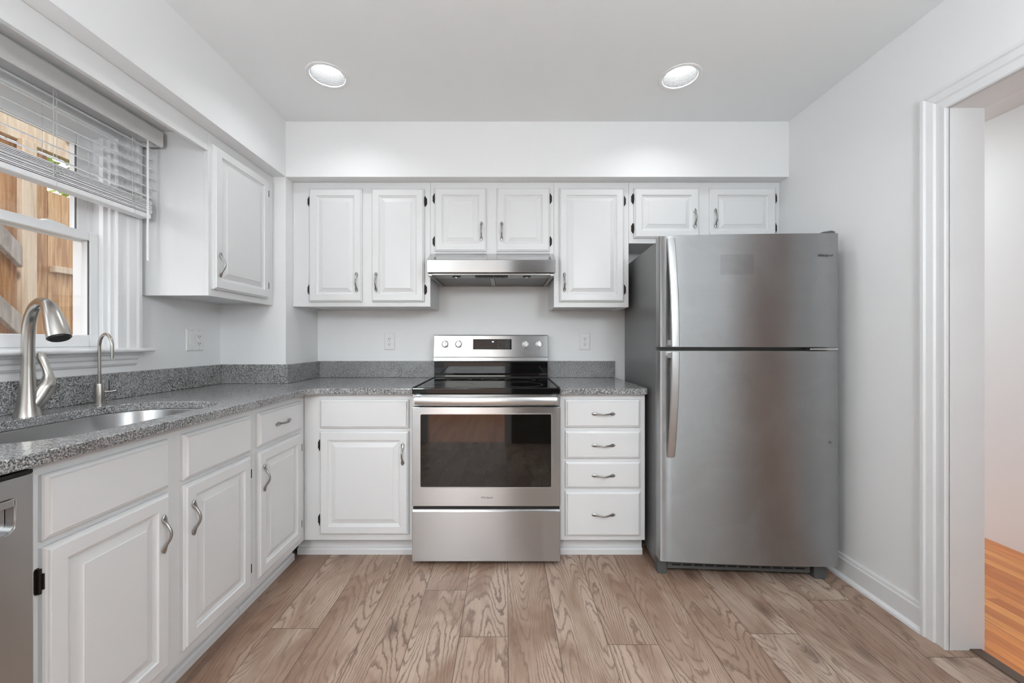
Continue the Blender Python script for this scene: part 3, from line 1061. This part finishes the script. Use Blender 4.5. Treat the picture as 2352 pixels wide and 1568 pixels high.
# ------------------------------------------------------------------ faucets
def main_faucet():
    X0, Y0 = -1.572, 1.296
    t = thing('kitchen_faucet', 'tall brushed nickel pull-down faucet with side lever, behind the sink', 'faucet', (X0, Y0, ZT))
    th = math.radians(-20)
    dx, dy = math.cos(th), math.sin(th)
    def P(r, z):
        return (dx * r, dy * r, z - ZT)
    bm = bmesh.new()
    lathe(bm, [(0.034, 0.0005), (0.033, 0.004), (0.030, 0.018), (0.0255, 0.045), (0.0215, 0.08), (0.0185, 0.115), (0.0168, 0.145), (0.0162, 0.165)], 28)
    finish(bm, 'base', 'nickel', t, smooth='auto')
    bm = bmesh.new()
    ctrl = [(0, 1.0785), (0, 1.12), (0.001, 1.16), (0.003, 1.19), (0.008, 1.218), (0.018, 1.244), (0.033, 1.264), (0.052, 1.278), (0.074, 1.286), (0.096, 1.286), (0.112, 1.2815)]
    sweep(bm, [P(*c) for c in ctrl], [0.0158] * 4 + [0.0156, 0.0154, 0.0152, 0.015, 0.015, 0.015, 0.015], side=(-dy, dx, 0), segs=20)
    finish(bm, 'spout', 'nickel', t, smooth='auto')
    bm = bmesh.new()
    c2 = [(0.113, 1.281), (0.124, 1.2745), (0.138, 1.259), (0.152, 1.238), (0.166, 1.213), (0.180, 1.186), (0.187, 1.172)]
    sweep(bm, [P(*c) for c in c2], [0.0156, 0.0172, 0.0200, 0.0230, 0.0258, 0.0280, 0.0280], side=(-dy, dx, 0), segs=24)
    hd = finish(bm, 'spray_head', 'nickel', t, smooth='auto')
    bm = bmesh.new()
    sweep(bm, [P(0.1865, 1.173), P(0.189, 1.168)], [0.0255, 0.0235], side=(-dy, dx, 0), segs=24)
    finish(bm, 'nozzle', 'black', hd)
    # valve body leaning out on the side away from the camera, with a paddle lever
    bm = bmesh.new()
    sweep(bm, [(0.0, 0.002, 0.018), (0.004, 0.016, 0.045), (0.008, 0.032, 0.074), (0.010, 0.040, 0.090)], [0.0245, 0.0265, 0.0255, 0.0240], segs=24)
    finish(bm, 'valve_body', 'nickel', t, smooth='auto')
    bm = bmesh.new()
    sweep(bm, [(0.010, 0.0405, 0.091), (0.012, 0.045, 0.1), (0.012, 0.048, 0.115), (0.010, 0.049, 0.133), (0.006, 0.047, 0.152), (0.001, 0.044, 0.172), (-0.005, 0.041, 0.192), (-0.008, 0.040, 0.206), (-0.009, 0.0395, 0.2105)],
          [0.0238, 0.0225, 0.0175, 0.0125, 0.0100, 0.0108, 0.0128, 0.0105, 0.004], [0.0238, 0.0225, 0.0155, 0.0100, 0.0065, 0.0050, 0.0042, 0.0036, 0.0025], side=(0.6, 0.8, 0), segs=20)
    finish(bm, 'lever', 'nickel', t, smooth='auto')
main_faucet()


def filter_faucet():
    X0, Y0 = -1.622, 1.572
    t = thing('filter_faucet', 'slim brushed nickel gooseneck filter tap right of the main faucet', 'faucet', (X0, Y0, ZT))
    th = math.radians(-24)
    dx, dy = math.cos(th), math.sin(th)
    bm = bmesh.new()
    lathe(bm, [(0.021, 0.0005), (0.021, 0.003), (0.0152, 0.0032), (0.0152, 0.076), (0.0146, 0.078), (0.006, 0.0785)], 28)
    finish(bm, 'base', 'nickel', t, smooth='auto')
    bm = bmesh.new()
    R = 0.050
    pts = [(0, 0, 0.077), (0, 0, 0.12), (0, 0, 0.175), (0, 0, 0.225)]
    for i in range(1, 15):
        a = math.pi * i / 14
        r = R - R * math.cos(a)
        pts.append((dx * r, dy * r, 0.225 + R * math.sin(a)))
    pts += [(dx * 2 * R, dy * 2 * R, 0.21), (dx * 2 * R, dy * 2 * R, 0.180)]
    sweep(bm, pts, 0.0057, side=(-dy, dx, 0), segs=14)
    finish(bm, 'spout', 'nickel', t, smooth='auto')
    bm = bmesh.new()
    sweep(bm, [(0.010, 0.010, 0.043), (0.022, 0.022, 0.044)], 0.0055, segs=14)
    sweep(bm, [(0.022, 0.022, 0.044), (0.034, 0.034, 0.0465)], [0.005, 0.006], segs=14)
    lv = finish(bm, 'valve', 'nickel', t, smooth='auto')
    bm = bmesh.new()
    sweep(bm, [(0.020, 0.020, 0.050), (0.019, 0.019, 0.090)], 0.0016, segs=8)
    finish(bm, 'lever', 'black', lv)
filter_faucet()

# ------------------------------------------------------------------ dishwasher
t = thing('dishwasher', 'stainless dishwasher under the worktop at the left edge, beside the sink cabinet', 'dishwasher', (-1.052, 0.278, 0), R90)
boxes('tub', 'grey_plastic', t, [(0.004, 0.600, 0.030, 0.60, 0.10, 0.866)])
bm = bmesh.new()
# door skin with a pocket handle cut
x0, x1, z0, z1 = 0.003, 0.601, 0.115, 0.868
hx0, hx1, hz0, hz1 = 0.04, 0.567, 0.753, 0.825
poly = rounded(hx0, hx1, hz0, hz1, (0.018, 0.018, 0.008, 0.008))
poly_slab(bm, [(x0, z0), (x1, z0), (x1, z1), (x0, z1)], [poly[::-1]], 0.0, 0.030)
for v in bm.verts:
    v.co = Vector((v.co.x, v.co.z, v.co.y))
dr = finish(bm, 'door', 'steel', t, 0.003, 2)
boxes('pocket_handle', 'steel_light', dr, [(hx0 + 0.0005, hx1 - 0.0005, 0.022, 0.0295, hz0, hz1), (hx0 + 0.02, hx1 - 0.001, -0.0005, 0.022, hz1 - 0.018, hz1 - 0.001)], 0.002)
boxes('control_strip', 'black', t, [(0.004, 0.600, 0.001, 0.10, 0.8685, 0.877)], 0.001)
boxes('toe_panel', 'black', t, [(0.004, 0.600, 0.06, 0.075, 0.0, 0.10)])

# ------------------------------------------------------------------ range
RX0, RX1 = -0.4855, 0.2785
def stove():
    t = thing('range', 'stainless electric range with black glass cooktop and oven window', 'stove', ((RX0 + RX1) / 2, 2.030, 0))
    hw = (RX1 - RX0) / 2
    boxes('body', 'grey_plastic', t, [(-hw + 0.004, hw - 0.004, 0.045, 0.655, 0.035, 0.884)], 0.002)
    for sx in (-1, 1):
        for yy in (0.09, 0.60):
            bm = bmesh.new()
            lathe(bm, [(0.016, 0.0), (0.016, 0.008), (0.008, 0.010), (0.008, 0.036)], 14, (sx * (hw - 0.05), yy, 0))
            finish(bm, 'foot', 'black', t)
    # vent trim under the cooktop
    boxes('vent_trim', 'steel', t, [(-hw, hw, 0.018, 0.05, 0.826, 0.886)], 0.002)
    # oven door
    bm = bmesh.new()
    dz0, dz1 = 0.312, 0.822
    gx0, gx1, gz0, gz1 = -0.3385, 0.3345, 0.411, 0.786
    hole = rounded(gx0, gx1, gz0, gz1, (0.008,) * 4)
    poly_slab(bm, [(-hw, dz0), (hw, dz0), (hw, dz1), (-hw, dz1)], [hole[::-1]], 0.0, 0.042)
    for v in bm.verts:
        v.co = Vector((v.co.x, v.co.z, v.co.y))
    d = finish(bm, 'oven_door', 'steel', t, 0.0025, 2)
    bm = bmesh.new()
    o = rounded(gx0 - 0.0045, gx1 + 0.0045, gz0 - 0.0045, gz1 + 0.0045, (0.010,) * 4)
    i = rounded(gx0 + 0.0005, gx1 - 0.0005, gz0 + 0.0005, gz1 - 0.0005, (0.0075,) * 4)
    poly_slab(bm, o, [i[::-1]], -0.0022, 0.001)
    for v in bm.verts:
        v.co = Vector((v.co.x, v.co.z, v.co.y))
    finish(bm, 'window_bezel', 'steel_light', d)
    boxes('oven_glass', 'oven_glass', d, [(gx0 + 0.001, gx1 - 0.001, 0.002, 0.010, gz0 + 0.001, gz1 - 0.001)])
    lettering('Whirlpool', 0.0145, 'ink', d, (0.003, -0.0006, 0.357), shear=0.1)
    # bowed flat bar handle
    bm = bmesh.new()
    n = 18
    L = 0.358
    prev = None
    for k in range(n + 1):
        u = -1 + 2 * k / n
        yy = -0.046 - 0.010 * (1 - u * u)
        ring = [bm.verts.new((u * L, yy + a, b)) for a, b in ((0.0, 0.842), (-0.004, 0.847), (-0.006, 0.860), (-0.004, 0.876), (0.0, 0.881), (0.010, 0.877), (0.010, 0.846))]
        if prev:
            for q in range(7):
                bm.faces.new((prev[q], prev[(q + 1) % 7], ring[(q + 1) % 7], ring[q]))
        else:
            bm.faces.new(ring[::-1])
        prev = ring
    bm.faces.new(prev)
    for sx in (-1, 1):
        box(bm, sx * (L - 0.002) - 0.012, sx * (L - 0.002) + 0.012, -0.040, 0.018, 0.846, 0.877)
    finish(bm, 'handle', 'steel_light', d, smooth='auto')
    boxes('drawer_gap', 'black', t, [(-hw + 0.003, hw - 0.003, 0.012, 0.05, 0.295, 0.312)])
    bm = bmesh.new()
    box(bm, -hw, hw, 0.0, 0.05, 0.028, 0.286)
    prism(bm, [(0.0, 0.286), (0.05, 0.286), (0.05, 0.2945), (0.006, 0.2945)], -hw, hw, 'x')
    finish(bm, 'storage_drawer', 'steel', t, 0.0025, 2)
    # cooktop
    c = boxes('cooktop', 'black_glass', t, [(-hw, hw, -0.006, 0.600, 0.888, 0.922)], 0.006, 3)
    boxes('cooktop_rim', 'black', c, [(-hw + 0.001, -hw + 0.011, 0.004, 0.600, 0.922, 0.926), (hw - 0.011, hw - 0.001, 0.004, 0.600, 0.922, 0.926), (-hw + 0.011, hw - 0.011, 0.590, 0.600, 0.922, 0.926)], 0.001)
    for bx, by, br in ((-0.19, 0.155, 0.115), (0.19, 0.155, 0.115), (-0.19, 0.43, 0.075), (0.19, 0.43, 0.095), (0.0, 0.47, 0.055)):
        bm = bmesh.new()
        poly_slab(bm, circle(bx, by, br, 48), [circle(bx, by, br - 0.002, 48)[::-1]], 0.9222, 0.9225)
        finish(bm, 'burner_ring', 'grey_plastic', c)
    # black riser and stainless control panel
    bm = bmesh.new()
    prism(bm, [(0.600, 0.9), (0.602, 0.935), (0.610, 0.948), (0.608, 1.022), (0.66, 1.022), (0.66, 0.9)], -hw + 0.004, hw - 0.004, 'x')
    finish(bm, 'riser', 'black_glass', t)
    bm = bmesh.new()
    prism(bm, [(0.588, 1.030), (0.592, 1.052), (0.596, 1.058), (0.610, 1.198), (0.616, 1.204), (0.668, 1.204), (0.668, 1.022), (0.606, 1.022)], -hw + 0.001, hw - 0.001, 'x')
    g = finish(bm, 'control_panel', 'steel', t, 0.002, 2)
    tilt = math.atan2(0.014, 0.140)

    def pz(z):
        return 0.596 + (z - 1.058) * 0.1
    for xp in (1022, 1053, 1208, 1239):
        x = (xp - 1163) / 346.0 - (RX0 + RX1) / 2
        k = bpy.data.objects.new('knob', None)
        bm = bmesh.new()
        lathe(bm, [(0.0245, 0.0), (0.0245, -0.0015), (0.0205, -0.003), (0.0200, -0.0035)], 32, axis='y')
        lathe(bm, [(0.0190, -0.003), (0.0185, -0.016), (0.0165, -0.019)], 32, axis='y')
        box(bm, -0.0058, 0.0058, -0.030, -0.017, -0.0185, 0.0185)
        kn = finish(bm, 'knob', 'steel_light', g, 0.0012, 2)
        kn.location = (x, pz(1.142) - 0.0005, 1.142)
        kn.rotation_euler = (-tilt, 0, 0)
        for a in (0.033, -0.033):
            bm = bmesh.new()
            box(bm, x - 0.0025, x + 0.0025, pz(1.142 + a) - 0.0008, pz(1.142 + a) + 0.002, 1.142 + a - 0.001, 1.142 + a + 0.001)
            finish(bm, 'dial_mark', 'ink', g)
    dx0, dx1 = (1086 - 1163) / 346 + 0.1035, (1175 - 1163) / 346 + 0.1035
    bm = bmesh.new()
    za, zb = 1.107, 1.176
    prism(bm, [(pz(za) - 0.0025, za), (pz(za) + 0.01, za), (pz(zb) + 0.01, zb), (pz(zb) - 0.0025, zb)], dx0, dx1, 'x')
    ds = finish(bm, 'display', 'oven_glass', g, 0.001)
    lettering('88', 0.013, 'digits', ds, ((dx0 + dx1) / 2 + 0.004, pz(1.158) - 0.0032, 1.158), (math.pi / 2 - tilt, 0, 0), name='clock_digits')
    bm = bmesh.new()
    for r in range(3):
        for q in range(4):
            cx, cz = dx1 - 0.088 + q * 0.024, 1.160 - r * 0.019
            box(bm, cx - 0.006, cx + 0.006, pz(cz) - 0.0031, pz(cz) - 0.0020, cz - 0.0012, cz + 0.0012)
    finish(bm, 'key_legend', 'grey_plastic', ds)
stove()

# ------------------------------------------------------------------ range hood
def hood():
    x0, x1 = -0.459, 0.286
    t = thing('range_hood', 'stainless under-cabinet range hood above the cooktop', 'range hood', (0, 0, 0))
    yf = YB - 0.475
    # shell: a tapering canopy, open below
    bm = bmesh.new()
    prof = [(yf, 1.552), (yf, 1.626), (UY - 0.025, 1.689), (YB - 0.004, 1.689), (YB - 0.004, 1.546)]
    ins = {0: 0.006, 1: 0.006, 2: 0.0, 3: 0.0, 4: 0.0}
    A = [bm.verts.new((x0 + ins[i], y, z)) for i, (y, z) in enumerate(prof)]
    B = [bm.verts.new((x1 - ins[i], y, z)) for i, (y, z) in enumerate(prof)]
    for i in range(4):
        bm.faces.new((A[i], A[i + 1], B[i + 1], B[i]))
    bm.faces.new(A[::-1]); bm.faces.new(B)
    bm.faces.new((A[4], A[0], B[0], B[4]))
    finish(bm, 'canopy', 'steel_hood', t, 0.003, 2)
    u = []
    zb = 1.550
    boxes('underside_rim', 'hood_under', t, [(x0 + 0.010, x0 + 0.034, yf + 0.02, YB - 0.01, 1.535, zb), (x1 - 0.034, x1 - 0.010, yf + 0.02, YB - 0.01, 1.535, zb),
                                            (x0 + 0.034, x1 - 0.034, yf + 0.012, yf + 0.125, 1.539, zb), (x0 + 0.034, x1 - 0.034, YB - 0.03, YB - 0.01, 1.535, zb),
                                            ((x0 + x1) / 2 - 0.014, (x0 + x1) / 2 + 0.014, yf + 0.125, YB - 0.03, 1.537, zb)], 0.002)
    xm = (x0 + x1) / 2
    for a, b in ((x0 + 0.036, xm - 0.016), (xm + 0.016, x1 - 0.036)):
        boxes('grease_filter', 'filter', t, [(a, b, yf + 0.127, YB - 0.032, 1.541, 1.549)], 0.001)
    sw = boxes('switch_panel', 'black', t, [(xm - 0.095, xm + 0.095, yf + 0.030, yf + 0.085, 1.533, 1.5388)], 0.002)
    bm = bmesh.new()
    for q in range(5):
        box(bm, xm - 0.080 + q * 0.034, xm - 0.060 + q * 0.034, yf + 0.044, yf + 0.070, 1.530, 1.5332)
    finish(bm, 'switch', 'grey_plastic', sw, 0.001)
    for sx in (-0.205, 0.205):
        bm = bmesh.new()
        lathe(bm, [(0.024, 1.5388), (0.024, 1.535), (0.021, 1.534)], 24, (xm + sx, yf + 0.058, 0))
        lm = finish(bm, 'lamp_well', 'black', t)
        bm = bmesh.new()
        box(bm, xm + sx - 0.003, xm + sx + 0.003, yf + 0.040, yf + 0.076, 1.529, 1.534)
        finish(bm, 'lamp_clip', 'steel_light', lm)
hood()

# ------------------------------------------------------------------ refrigerator
def fridge():
    yaw = math.radians(-3.4)
    t = thing('refrigerator', 'stainless top-freezer refrigerator with grey sides by the right wall', 'refrigerator', (0.7505, 1.928, 0), yaw)
    W = 0.838
    boxes('body', 'fridge_side', t, [(0.004, W - 0.004, 0.078, 0.735, 0.030, 1.664)], 0.004)
    boxes('gasket', 'gasket', t, [(0.012, W - 0.012, 0.064, 0.078, 0.09, 1.115), (0.012, W - 0.012, 0.064, 0.078, 1.135, 1.66)])
    def door(z0, z1):
        # gently crowned front
        bm = bmesh.new()
        prof = [(0.0, 0.064), (0.0, 0.012), (0.003, 0.006), (0.010, 0.0025)]
        n = 16
        for i in range(1, n):
            u = i / n
            prof.append((0.010 + u * (W - 0.020), 0.0025 - 0.010 * (1 - (2 * u - 1) ** 2)))
        prof += [(W - 0.010, 0.0025), (W - 0.003, 0.006), (W, 0.012), (W, 0.064)]
        prism(bm, prof, z0, z1, 'z')
        return finish(bm, 'door', 'steel_fridge', t, 0.0015, 1, smooth='auto')
    lo = door(0.084, 1.1145)
    hi = door(1.1325, 1.677)
    lo['label'] = 'tall lower refrigerator door'
    hi['label'] = 'short upper freezer door'
    def handle(d, z_tip, z_post):
        bm = bmesh.new()
        n = 14
        prev = None
        xc, hw_ = 0.052, 0.0195
        for k in range(n + 1):
            u = k / n
            z = z_tip + (z_post - z_tip) * u
            out_ = 0.004 + 0.060 * math.sin(u * math.pi / 2) ** 0.9
            y = -0.001 - out_
            ring = [bm.verts.new((xc + a, y + b, z)) for a, b in ((-hw_, 0.004), (-hw_ + 0.004, -0.001), (0, -0.003), (hw_ - 0.004, -0.001), (hw_, 0.004), (hw_ - 0.003, 0.010), (-hw_ + 0.003, 0.010))]
            if prev:
                for q in range(7):
                    bm.faces.new((prev[q], prev[(q + 1) % 7], ring[(q + 1) % 7], ring[q]))
            else:
                bm.faces.new(ring[::-1])
            prev = ring
        bm.faces.new(prev)
        s = 1 if z_post > z_tip else -1
        box(bm, xc - 0.014, xc + 0.010, -0.056, 0.003, z_post - s * 0.030, z_post - s * 0.006)
        box(bm, xc - 0.014, xc + 0.014, -0.006, 0.003, z_tip + s * 0.006, z_tip + s * 0.03)
        finish(bm, 'handle', 'steel_light', d, smooth='auto')
    handle(hi, 1.662, 1.137)
    handle(lo, 0.598, 1.111)
    lettering('Whirlpool', 0.0165, 'ink', hi, (0.772, -0.0028, 1.570), (math.pi / 2, 0, math.radians(2.0)), shear=0.1)
    bm = bmesh.new()
    lathe(bm, [(0.005, 0.004), (0.005, -0.002), (0.003, -0.0035)], 16, (0.795, 0.0, 0.680), 'y')
    finish(bm, 'plug', 'grey_plastic', lo)
    # hinges
    bm = bmesh.new()
    prism(bm, [(W - 0.125, 1.664), (W - 0.01, 1.664), (W - 0.006, 1.668), (W - 0.004, 1.690), (W - 0.020, 1.695), (W - 0.06, 1.689)], 0.02, 0.12, 'y')
    finish(bm, 'hinge_cover', 'grey_plastic', t, 0.003, 2)
    boxes('middle_hinge', 'steel_light', t, [(W - 0.13, W - 0.002, 0.006, 0.06, 1.119, 1.128)], 0.001)
    # base grille and feet
    g = boxes('base_grille', 'grey_plastic', t, [(0.052, W - 0.10, 0.050, 0.077, 0.026, 0.080)], 0.002)
    bm = bmesh.new()
    for r in range(2):
        for q in range(12):
            box(bm, 0.075 + q * 0.054, 0.075 + q * 0.054 + 0.042, 0.0485, 0.0505, 0.042 + r * 0.018, 0.050 + r * 0.018)
    finish(bm, 'vent_slot', 'black', g)
    for a, b in ((0.004, 0.050), (W - 0.085, W - 0.030)):
        boxes('foot_cover', 'grey_plastic', t, [(a, b, 0.045, 0.11, 0.0, 0.080)], 0.004)
    for a in (0.05, W - 0.09):
        boxes('roller_foot', 'black', t, [(a, a + 0.04, 0.62, 0.68, 0.0, 0.031)])
fridge()

# ------------------------------------------------------------------ outlets
def receptacle(parent, cx, cz):
    bm = bmesh.new()
    for s in (-1, 1):
        z = cz + s * 0.0195
        pts = []
        for a in range(24):
            an = 2 * math.pi * a / 24
            pts.append((cx + 0.0168 * math.cos(an), z + max(-0.0125, min(0.0125, 0.0168 * math.sin(an)))))
        prism(bm, pts, -0.0075, -0.004, 'y')
    f = finish(bm, 'receptacle', 'white_plastic', parent)
    bm = bmesh.new()
    for s in (-1, 1):
        z = cz + s * 0.0195
        box(bm, cx - 0.0075, cx - 0.005, -0.0080, -0.0074, z - 0.003, z + 0.006)
        box(bm, cx + 0.005, cx + 0.0075, -0.0080, -0.0074, z - 0.002, z + 0.006)
        lathe(bm, [(0.0025, -0.0074), (0.0025, -0.0080)], 12, (cx, 0, z - 0.0075), 'y')
    finish(bm, 'slot', 'slot', f)
    return f


def outlet(x, z, label):
    t = thing('wall_outlet', label, 'outlet', (x, YB - 0.0005, z))
    bm = bmesh.new()
    loft_rects(bm, 0.074, 0.117, [(0, 0), (0, -0.002), (0.004, -0.0055), (0.008, -0.006)], -0.037, -0.0585)
    finish(bm, 'cover_plate', 'white_plastic', t)
    receptacle(t, 0, 0)
    bm = bmesh.new()
    lathe(bm, [(0.003, -0.006), (0.0025, -0.0072)], 12, axis='y')
    finish(bm, 'screw', 'pull', t)


outlet(-0.805, 1.160, 'white duplex outlet on the back wall left of the range')
outlet(0.541, 1.160, 'white duplex outlet on the back wall between range and refrigerator')
t = thing('wall_outlet', 'white two-gang plate with rocker switch and outlet beside the window', 'outlet', (XL + 0.0005, 2.130, 1.168), R90)
bm = bmesh.new()
loft_rects(bm, 0.118, 0.117, [(0, 0), (0, -0.002), (0.004, -0.0055), (0.008, -0.006)], -0.059, -0.0585)
finish(bm, 'cover_plate', 'white_plastic', t)
boxes('rocker_switch', 'white_plastic', t, [(-0.040, -0.007, -0.0085, -0.005, -0.033, 0.033)], 0.0015)
bx = boxes('outlet_face', 'white_plastic', t, [(0.007, 0.040, -0.0078, -0.005, -0.033, 0.033)], 0.001)
bm = bmesh.new()
for s in (-1, 1):
    box(bm, 0.0155, 0.018, -0.0084, -0.0076, s * 0.019 - 0.003, s * 0.019 + 0.005)
    box(bm, 0.028, 0.0305, -0.0084, -0.0076, s * 0.019 - 0.003, s * 0.019 + 0.005)
    lathe(bm, [(0.0022, -0.0076), (0.0022, -0.0084)], 10, (0.0235, 0, s * 0.019 - 0.008), 'y')
finish(bm, 'slot', 'slot', bx)
bm = bmesh.new()
for xx in (-0.0235, 0.0235):
    for zz in (-0.049, 0.049):
        lathe(bm, [(0.0026, -0.0055), (0.0022, -0.0066)], 10, (xx, 0, zz), 'y')
finish(bm, 'screw', 'pull', t)

# ------------------------------------------------------------------ outside the window
struct(boxes('ground', 'grass', None, [(-9, XL - 0.16, -4, 9, -0.06, 0.0)]))


def fence():
    t = thing('wooden_fence', 'tall light brown board fence with braces outside the window', 'fence', (-2.9, 2.0, 0))
    rnd = random.Random(5)
    y = 0.25
    while y < 2.665:
        wd = 0.138
        bm = bmesh.new()
        top = 2.34 if y + wd < 2.62 else 2.12
        box(bm, -0.02, 0, 0, wd, 0.03 - 1.2, top + rnd.uniform(-0.006, 0.006) - 1.2)
        b = finish(bm, 'board', 'fence', t, 0.0015, 1)
        b.location = (rnd.uniform(-0.003, 0.0), y - 2.0, 1.2)
        y += wd + rnd.uniform(0.001, 0.004)
    for yy in (0.55, 2.337):
        bm = bmesh.new()
        box(bm, 0.041, 0.079, -0.036, 0.036, -1.2, 1.15)
        p = finish(bm, 'post', 'fence_pale', t, 0.003, 1)
        p.location = (0, yy - 2.0, 1.2)
    for z0, z1, mt in ((2.34, 2.475, 'fence_pale'), (1.165, 1.205, 'fence'), (0.30, 0.39, 'fence')):
        bm = bmesh.new()
        box(bm, 0.001, 0.040 if z0 < 2 else 0.055, -1.75, 0.665, z0 - 1.2, z1 - 1.2)
        r = finish(bm, 'rail', mt, t, 0.003, 1)
        r.location = (0, 0, 1.2)
    for zt_ in (1.655, 1.250):
        bm = bmesh.new()
        y0_, y1_, hv = 1.55, 2.2995, 0.062
        zz = 1.07 * (y1_ - y0_)
        prism(bm, [(y0_ - 2.0, zz - hv), (y1_ - 2.0, -hv), (y1_ - 2.0, hv), (y0_ - 2.0, zz + hv)], 0.042, 0.080, 'x')
        r = finish(bm, 'brace', 'fence_grey', t, 0.003, 1)
        r.location = (0, 0, zt_)
    bm = bmesh.new()
    box(bm, 0.001, 0.04, 0.50, 0.665, -0.02, 0.02)
    r = finish(bm, 'block', 'fence_pale', t, 0.003, 1)
    r.location = (0, 0, 1.62)
fence()


def shrub():
    t = thing('leafy_shrub', 'yellow-green leafy shrub beyond the end of the wooden fence', 'shrub', (-3.75, 3.30, 0))
    rnd = random.Random(9)
    bm = bmesh.new()
    sweep(bm, [(0, 0, 0), (0.02, 0.01, 0.7), (-0.02, 0.03, 1.4), (0.01, 0, 2.2)], [0.05, 0.045, 0.035, 0.015], segs=10)
    for k in range(9):
        a = rnd.uniform(0, 6.28); z = rnd.uniform(0.8, 2.0); r = rnd.uniform(0.3, 0.55)
        sweep(bm, [(0, 0, z), (r * 0.5 * math.cos(a), r * 0.5 * math.sin(a), z + 0.2), (r * math.cos(a), r * math.sin(a), z + 0.35)], [0.018, 0.012, 0.005], segs=6)
    finish(bm, 'trunk', 'bark', t, smooth=True)
    bm = bmesh.new()
    for k in range(2600):
        while True:
            p = Vector((rnd.uniform(-1, 1), rnd.uniform(-1, 1), rnd.uniform(-1, 1)))
            if 0.25 < p.length < 1: break
        c = Vector((p.x * 0.62, p.y * 0.62, 1.9 + p.z * 1.05))
        a = Vector((rnd.uniform(-1, 1), rnd.uniform(-1, 1), rnd.uniform(-0.8, 0.4))).normalized()
        b = a.cross(Vector((rnd.uniform(-1, 1), rnd.uniform(-1, 1), 1))).normalized()
        L, Wd = rnd.uniform(0.05, 0.09), rnd.uniform(0.015, 0.028)
        q = [c - a * L * 0.5, c + b * Wd - a * 0.005, c + a * L * 0.5, c - b * Wd - a * 0.005]
        bm.faces.new([bm.verts.new(v) for v in q])
    f = finish(bm, 'foliage', 'leaf', t, recalc=False)
    f['kind'] = 'stuff'
shrub()
